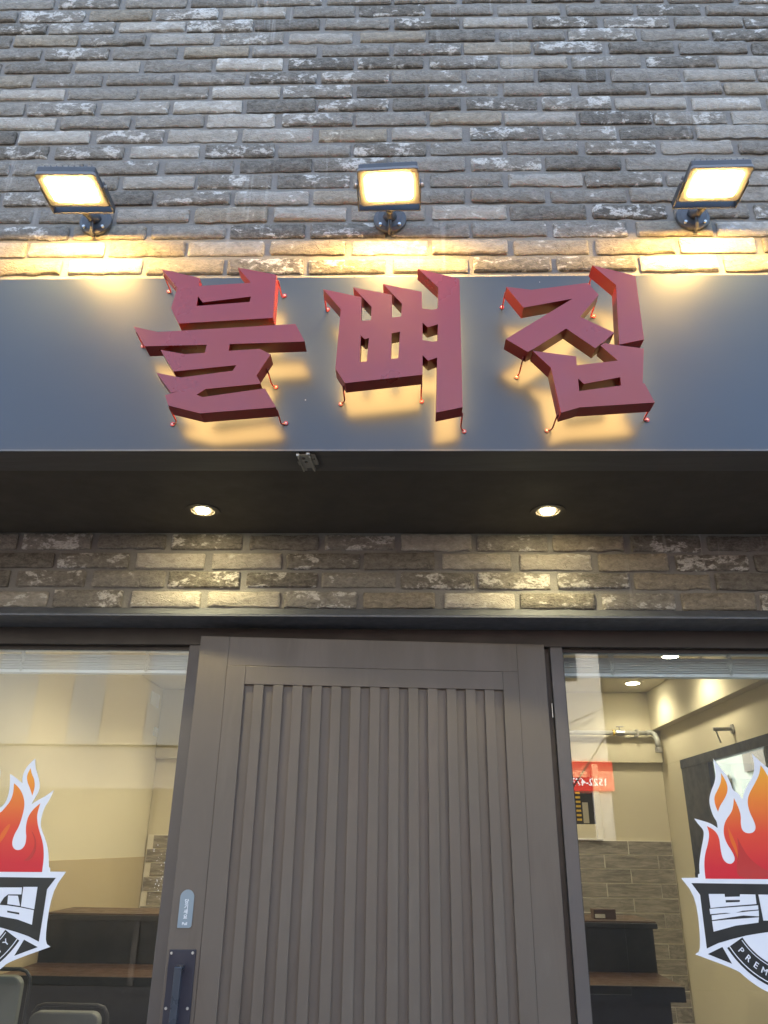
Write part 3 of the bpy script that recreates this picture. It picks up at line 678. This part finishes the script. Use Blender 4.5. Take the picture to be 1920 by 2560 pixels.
# ------------------------------------------------------------------ flame emblems on the panes
def arc_sector(r0, r1, a0, a1, n=26, c=(0, -.052)):
    pts = []
    for k in range(n+1): a = R(a0+(a1-a0)*k/n); pts.append((c[0]+r1*math.sin(a), c[1]-r1*math.cos(a)))
    for k in range(n, -1, -1): a = R(a0+(a1-a0)*k/n); pts.append((c[0]+r0*math.sin(a), c[1]-r0*math.cos(a)))
    return pts
def emblem(x, z, label):
    o = empty('window_emblem', (x, GY, z), label=label, cat='emblem', group='flame emblems on the shop windows')
    T = lambda l: [tuple(p) for p in l]
    lay = [0]
    def sheet(name, polys, m, level):
        y = -.0004-.0005*level
        return prism(polys, y-.0003, y).build(name, m, o)
    sheet('backing', [(smooth_loop(T(EM_SIL), 2, 118), [])], 'decal_white', 0)
    sheet('flame', [(smooth_loop(T(EM_FILL), 2, 100), [])], 'flame', 1)
    for tg in EM_TONGUES: sheet('flame_tongue', [(smooth_loop(T(tg), 2, 60), [])], 'flame', 1)
    for i, sh in enumerate(EM_SHADE): sheet('flame_shading', [(smooth_loop(T(sh), 2, 50), [])], 'flame_light' if i in (1, 2) else 'flame_dark', 2)
    sheet('banner', [(T(EM_BANNER), [])], 'decal_black', 1)
    tri = T(EM_TRI)
    for sg in (1, -1): sheet('corner_triangle', [([(a*sg, b) for a, b in tri], [])], 'decal_black', 1)
    sheet('ring', [(arc_sector(.152, .202, -60, 60), [])], 'decal_black', 1)
    sheet('ring_line', [(arc_sector(.1935, .1958, -60, 60), [])], 'decal_white', 2)
    sheet('ring_line', [(arc_sector(.1565, .1585, -58.5, 58.5), [])], 'decal_white', 2)
    sheet('banner_letter', [(T(a), [T(h) for h in b]) for a, b in EM_BUL], 'decal_white', 2)
    sheet('banner_letter', [(T(a), [T(h) for h in b]) for a, b in EM_JIP], 'decal_white', 2)
    mid = [([(-.072, -.0265), (-.045, -.0265), (-.045, -.05), (-.036, -.05), (-.036, -.0265), (-.012, -.0265), (-.012, -.05), (-.004, -.05), (-.004, -.0265), (.022, -.0265), (.022, -.044), (.032, -.044), (.032, -.0265), (.055, -.0265), (.058, -.098), (.034, -.1), (.032, -.075), (.022, -.075), (.022, -.088), (-.07, -.088)],
            [[(-.045, -.060), (-.036, -.060), (-.036, -.076), (-.045, -.076)], [(-.012, -.060), (-.004, -.060), (-.004, -.076), (-.012, -.076)], [(.022, -.054), (.032, -.054), (.032, -.065), (.022, -.065)]])]
    sheet('banner_letter', mid, 'decal_white', 2)
    s = 'PREMIUM QUALITY'
    for i, ch in enumerate(s):
        if ch == ' ': continue
        a = R(-52.9+105.8*i/(len(s)-1)); r = .1762
        t_ = text_mesh('lettering', ch, .0215, 'decal_white', o, .0002)
        t_.location = (r*math.sin(a), -.0017, -.052-r*math.cos(a)); t_.rotation_euler = (0, -a, 0)
    return o
emblem(-1.1972, 1.5074, 'red flame emblem with black banner on the left shop window')
emblem(1.0212, 1.5164, 'red flame emblem with black banner on the right shop window')

# ------------------------------------------------------------------ raised blinds behind the panes
def blind(x0, x1, cords, label):
    o = empty('venetian_blind', ((x0+x1)/2, 2.385, 2.08), label=label, cat='blind', group='raised venetian blinds'); h = (x1-x0)/2
    box('headrail', 'blind_light', (-h, h, -.012, .013, .0705, .105), o, .001)
    for i in range(9):
        z = .0135+i*.0052; d = random.uniform(-.0012, .0012)
        box('slat', 'blind', (-h+.003, h-.003, -.0125+d, .0125+d, z, z+.0028), o)
    box('bottom_rail', 'blind_light', (-h+.002, h-.002, -.014, .013, 0, .011), o, .002)
    for c in cords:
        mb = MB(); rd = random.Random(int(c*1000)); cx = c-(x0+x1)/2
        for k in range(5):
            pts = [(cx+rd.uniform(-.009, .009), -.015+rd.uniform(-.004, 0), .072)]
            for q in range(6): pts.append((cx+rd.uniform(-.014, .014)*(1 if q % 2 else .5), -.0165+rd.uniform(-.006, .001), .063-q*.0095))
            pts.append((cx, -.016, .004)); mb.tube(pts, .0012, 6)
        mb.build('ladder_cord', 'cord', o)
        MB().tube([(cx, -.012, .109), (cx, -.012, .010)], .0008, 6).build('lift_cord', 'cord', o)
    return o
blind(-1.385, -.672, (-1.195, -.800), 'raised grey venetian blind behind the left shop window')
blind(.490, 1.36, (.640, 1.000), 'raised grey venetian blind behind the right shop window')

# ------------------------------------------------------------------ room behind the shopfront
RY, RX0, RX1, RC = 4.685, -1.450, 1.495, 2.450
struct('room_floor', 'floor', (RX0-.3, RX1+.3, 2.301, RY+.3, -.12, .004))
struct('room_ceiling', 'ceiling', (RX0-.3, RX1+.3, 2.33, RY+.3, RC, RC+.12))
struct('side_wall', 'cream', (RX0-.12, RX0, 2.357, RY+.2, 0, RC-.002))
wains = tag(box('wainscot', 'cream_dark', (RX0, RX0+.006, 2.40, RY-.003, .01, 1.524)), kind='structure')
backw = tag(box('back_wall', 'cream', (RX0+.002, RX1-.002, RY, RY+.12, .004, RC-.002)), kind='structure')
box('upper_panel', 'cream', (RX0+.003, RX1-.003, RY-.035, RY-.0005, 2.051, RC-.003), backw)
box('tile_bed', 'grout', (RX0+.012, RX1-.004, RY-.010, RY-.0005, .01, 1.639), backw)
tl, tc = .295, .0715
tmesh = MB().box(-tl/2+.0030, tl/2-.0030, -.003, 0, -tc/2+.0028, tc/2-.0028)
tm = bpy.data.meshes.new('tile'); tm.from_pydata(tmesh.v, [], tmesh.f); tm.update(); tm.materials.append(M['wood_tile'])
for k in range(16):
    z = 1.637-tc*(k+.5)
    off = (.9805+.268 if k % 2 == 0 else .9805+.130)
    for n in range(-9, 3):
        x = off+(n+.5)*tl-tl
        a, b = max(x-tl/2, RX0+.014), min(x+tl/2, RX1-.006)
        if b-a < .03: continue
        t_ = bpy.data.objects.new('tile', tm); COL.objects.link(t_); t_.parent = backw; t_.location = ((a+b)/2, RY-.0102, z); t_.scale = ((b-a)/tl, 1, 1)
# right-hand wall with its window
rw = tag(box('window_wall', 'cream', (RX1, RX1+.12, 2.357, RY+.2, .004, 1.44)), kind='structure')
box('wall_above', 'cream', (RX1, RX1+.12, 2.357, RY+.2, 2.036, RC-.002), rw)
box('wall_behind', 'cream', (RX1, RX1+.12, 4.347, RY+.2, 1.4405, 2.0355), rw)
box('wall_before', 'cream', (RX1, RX1+.12, 2.357, 2.60, 1.4405, 2.0355), rw)
tag(box('bulkhead', 'cream', (1.445, RX1-.0005, 2.36, RY-.036, 2.230, RC-.0005)), kind='structure')
sw = empty('side_window', (RX1, 3.5, 1.44), label='dark framed side window in the right wall of the room', cat='window')
box('shutter_panel', 'window_navy', (-.009, .016, .500, .8465, .001, .5945), sw)
for b in ((-.012, .016, -.8995, .8465, .550, .5948), (-.012, .016, -.8995, .8465, .0012, .05)): box('frame_rail', 'window_navy', b, sw)
for b in ((-.012, .016, -.8995, -.85, .0505, .5495), (-.012, .016, .455, .4995, .0505, .5495), (-.010, .016, -.22, -.18, .0505, .5495)): box('frame_stile', 'window_navy', b, sw)
for a, b in ((-.8495, -.2205), (-.1795, .4545)): box('pane', 'glass', (.004, .009, a, b, .051, .549), sw)
nb = empty('neighbour_house', (3.25, 8, 0), label='pale neighbouring house with a small window seen through the side window', cat='building')
box('wall', 'neighbour', (0, .15, -5.5, 6, 0, 4.2), nb)
wn_ = box('window', 'opp_dark', (-.02, -.0005, .10, .52, 1.85, 2.24), nb); box('frame', 'opp_grey', (-.035, -.0205, .10, .52, 2.2405, 2.28), wn_)
box('window', 'opp_dark', (-.02, -.0005, -.75, -.28, 2.27, 2.6), nb)

def ceiling_spot(x, y, label, e=9):
    o = empty('ceiling_spot', (x, y, RC), label=label, cat='ceiling light', group='ceiling lights inside the shop')
    MB().tube([(0, 0, -.003), (0, 0, -.0003)], .050, 24).build('trim_ring', 'ceiling', o)
    MB().tube([(0, 0, -.0045), (0, 0, -.0032)], .036, 20).build('lens', 'room_glow', o)
    L = bpy.data.lights.new('spot_beam', 'SPOT'); L.energy = e*.34; L.color = (1.0, .86, .61); L.spot_size = R(150); L.spot_blend = .6; L.shadow_soft_size = .035
    l = bpy.data.objects.new('spot_beam', L); COL.objects.link(l); l.parent = o; l.location = (0, 0, -.02)
ceiling_spot(1.285, 3.697, 'lit ceiling light nearer the right shop window', 4.2)
ceiling_spot(1.287, 4.366, 'lit ceiling light near the back wall beside the bulkhead', 3.6)
ceiling_spot(.10, 3.30, 'lit ceiling light above the middle of the room', 12)
ceiling_spot(-.75, 3.15, 'lit ceiling light over the chairs on the left', 16)
ceiling_spot(-.75, 4.15, 'lit ceiling light over the left end of the counter', 12)
ceiling_spot(.10, 4.25, 'lit ceiling light over the middle of the counter', 15)

gp = empty('gas_pipe', (1.2, RY-.075, 2.21), label='grey gas pipe with a valve running along the back wall', cat='pipe')
MB().tube([(-1.0, 0, 0), (.205, 0, 0)], .0125, 12).build('pipe', 'pipe', gp, smooth=True)
MB().tube([(.205, 0, 0), (.228, -.004, .004), (.243, -.02, -.01), (.247, -.05, -.045), (.247, -.05, -.09)], .015, 12).build('elbow', 'pipe', gp, smooth=True)
MB().tube([(.247, -.05, -.085), (.247, -.05, -.112)], .021, 12).build('meter_joint', 'steel', gp)
MB().tube([(.03, 0, 0), (.075, 0, 0)], .017, 12).build('valve_body', 'steel', gp)
MB().tube([(.052, -.002, .012), (.052, -.002, .034)], .005, 8).build('valve_stem', 'steel', gp)
box('valve_lever', 'steel', (.035, .075, -.008, .004, .032, .038), gp)
MB().tube([(.010, 0, 0), (.022, 0, 0)], .0165, 12).build('tape_band', 'yellow', gp)
for x in (-.4, .15):
    box('wall_clamp', 'steel', (x-.006, x+.006, -.016, .074 if x > 5 else .039, -.018, .018), gp)
wl = empty('wall_bracket', (RX1-.001, 3.62, 2.10), label='small steel bracket with a rod on the right wall', cat='bracket')
MB().tube([(0, 0, 0), (-.006, 0, 0)], .022, 14).build('base', 'steel', wl)
MB().tube([(-.005, 0, 0), (-.085, .01, 0)], .008, 10).build('arm', 'steel', wl)
MB().tube([(-.075, .01, 0), (-.060, .01, -.06)], .004, 8).build('rod', 'steel', wl)

mbd = empty('menu_board', (.96, RY-.0005, 1.639), label='dark menu panel in a cream frame on the back wall above the tiles', cat='menu board')
box('frame_post', 'cream', (.121, .155, -.030, 0, .0005, .40), mbd, .002); box('frame_post', 'cream', (-.155, -.121, -.030, 0, .0005, .40), mbd, .002)
box('frame_base', 'cream', (-.1205, .1205, -.028, 0, .0005, .080), mbd, .002)
box('panel', 'dark_wood', (-.1205, .1205, -.016, 0, .0805, .33), mbd)
for r_ in range(7):
    z = .098+r_*.0235
    box('price_strip', 'yellow', (.018, .044, -.0172, -.0162, z, z+.011), mbd); box('price_strip', 'yellow', (-.09, -.02, -.0172, -.0162, z, z+.011), mbd)
box('price_card', 'opp_beige', (.053, .085, -.0172, -.0162, .086, .195), mbd)
co = empty('bar_counter', (0, 3.45, 0), label='dark two-level bar counter with brown ledge inside the shop', cat='counter')
box('upper_front', 'dark_wood', (RX0+.01, .984, 0, .05, .02, 1.309), co)
box('upper_top', 'dark_wood', (RX0+.009, 1.0, -.012, .30, 1.3095, 1.328), co, .002)
box('upper_trim', 'brown_wood', (RX0+.009, .998, .0, .30, 1.3285, 1.334), co)
box('ledge_top', 'brown_wood', (RX0+.01, .980, -.315, -.0005, 1.129, 1.159), co, .002)
box('ledge_edge', 'dark_wood', (RX0+.01, .980, -.320, -.3155, 1.112, 1.1585), co)
box('lower_front', 'dark_wood', (RX0+.01, .940, -.27, -.001, .02, 1.1285), co)
bxx = empty('wooden_box', (.82, 3.56, 1.3342), label='small brown wooden box on the counter', cat='box')
box('body', 'brown_wood', (-.045, .045, -.03, .03, 0, .036), bxx, .002); box('front_label', 'cream', (-.040, .0, -.0325, -.0302, .004, .018), bxx)

def chair(x, y, zt, rot, wd, label):
    o = empty('bar_chair', (x, y, 0), label=label, cat='chair', group='grey chairs inside the shop'); o.rotation_euler = (0, 0, rot)
    h = wd/2
    pts = [(-h, zt-.34), (h, zt-.34)]
    for k in range(7): t = math.pi/2*k/6; pts.append((h-.03+.03*math.cos(t), zt-.03+.03*math.sin(t)))
    for k in range(7): t = math.pi/2*k/6; pts.append((-h+.03-.03*math.sin(t), zt-.03+.03*math.cos(t)))
    prism([(pts, [])], -.020, .018).build('backrest', 'chair', o, .006)
    MB().box(-h, h, .02, .40, .70, .76).build('seat', 'chair', o, .012)
    for sx in (-1, 1):
        MB().tube([(sx*(h-.02), .03, 0), (sx*(h-.03), .03, .70)], .012, 8).build('leg', 'chair_metal', o)
        MB().tube([(sx*(h-.02), .38, 0), (sx*(h-.03), .38, .70)], .012, 8).build('leg', 'chair_metal', o)
    MB().tube([(-h-.012, .03, .74), (-h-.012, .03, zt-.035), (-h-.009, .03, zt-.012), (-h+.004, .03, zt+.006), (-h+.026, .03, zt+.012), (h-.026, .03, zt+.012), (h-.004, .03, zt+.006), (h+.009, .03, zt-.012), (h+.012, .03, zt-.035), (h+.012, .03, .74)], .0055, 8).build('back_frame', 'chair_metal', o, smooth=True)
chair(-1.075, 2.87, 1.100, 0, .225, 'grey chair with low back nearest the door post, inside the left window')
chair(-1.230, 2.62, 1.230, R(8), .20, 'grey chair with tall rounded back at the left edge, inside the left window')

# ------------------------------------------------------------------ houses across the street (mirrored in the panes)
OY = -7.0
sh = empty('opposite_shop', (2.0, OY, 0), label='white shop across the street with red sign band, mirrored in the right window', cat='building')
box('wall', 'opp_white', (-2.6, .949, -4, 0, -.14, 6.2), sh)
box('annex_wall', 'opp_dark', (.951, 7.5, -4.3, -.5, -.14, 5.6), sh)
sb = box('sign_band', 'sign_lit', (-2.2, .985, .001, .06, 2.335, 2.735), sh)
t_ = text_mesh('lettering', '1522-473', .135, 'sign_lit_white', sb, .002); t_.rotation_euler = (0, 0, math.pi); t_.location = (.64, .064, 2.446)
box('shopfront', 'opp_dark', (-2.59, .94, .0005, .0205, -.13, 1.690), sh)
box('shop_window', 'opp_glass', (.10, .672, .001, .02, 1.72, 2.30), sh)
box('window_post', 'opp_white', (.6725, .757, .001, .04, 1.7202, 2.33), sh); box('window_sill', 'opp_white', (.10, .757, .001, .06, 1.692, 1.7195), sh)
for i in range(2): box('window', 'opp_glass', (-1.9+i*1.5, -.9+i*1.5, .001, .03, 3.9, 5.0), sh)
ph_ = empty('opposite_house', (-4.4, OY, 0), label='house across the street with beige and blue facade panels, mirrored in the left window', cat='building')
box('wall', 'opp_grey', (-7, 3.7, -4, 0, -.14, 5.9), ph_)
box('shopfront', 'opp_glass', (-6.9, 3.69, .001, .045, -.13, 2.3), ph_)
xs = [-7, -5.5, -4.2, -2.9, -1.75, -1.12, -.57, -.08, .58, 1.3, 2.2, 3.0, 3.69]
for i in range(len(xs)-1): box('facade_panel', 'opp_beige' if i % 2 else 'opp_blue', (xs[i]+.003, xs[i+1]-.003, .001, .05, 2.9, 5.88), ph_)
for i in range(5): box('shopfront_post', 'opp_dark', (-5.5+i*2.1, -5.42+i*2.1, .046, .07, -.13, 2.3), ph_)
cb_ = MB().tube([(4.4, -6.9, 5.15), (3.6, -6.9, 4.02), (3.158, -6.9, 3.406), (2.918, -6.9, 3.061), (2.448, -6.9, 2.448), (2.2, -6.9, 2.12)], .011, 6).build('power_cable', 'opp_dark')
tag(cb_, 'dark cable slanting across the white shop, mirrored in the right window', 'cable')
cb_ = MB().tube([(4.2, -6.88, 4.05), (2.92, -6.88, 3.466), (2.441, -6.88, 3.262), (1.2, -6.88, 2.84)], .007, 6).build('power_cable', 'opp_dark')
tag(cb_, 'thin cable sloping gently above the red sign, mirrored in the right window', 'cable')
# ------------------------------------------------------------------ small things on the room's side wall and spatter on the glass
nt_ = box('paper_notice', 'white_print', (RX0+.0005, RX0+.0016, 4.44, 4.60, 2.325, 2.40)); tag(nt_, 'pale paper notice high on the cream side wall near the corner', 'notice')
nt_ = box('wall_switch', 'white_print', (RX0+.0005, RX0+.008, 4.56, 4.635, 2.165, 2.215), bevel=.002); tag(nt_, 'small white switch plate below the paper notice on the cream side wall', 'switch')
sp_ = MB(); rd = random.Random(5)
for i in range(46):
    x = -.672+rd.gauss(0, .013); z = 1.52+rd.gauss(0, .042); r_ = rd.choice((.0006, .0008, .0011, .0016))
    if x > -.652 or x < -.72: continue
    b = len(sp_.v); k = 7
    sp_.v += [(x+r_*math.cos(2*math.pi*q/k), GY-.0004, z+r_*math.sin(2*math.pi*q/k)*1.2) for q in range(k)]+[(x, GY-.0009, z)]
    sp_.f += [(b+q, b+(q+1) % k, b+k) for q in range(k)]
po = [o for o in bpy.data.objects if o.name.startswith('shop_window') and o.type == 'EMPTY' and o.location.x < 0][0]
so_ = sp_.build('paint_spatter', 'white_print', po); so_.location = -po.location; so_['kind'] = 'stuff'
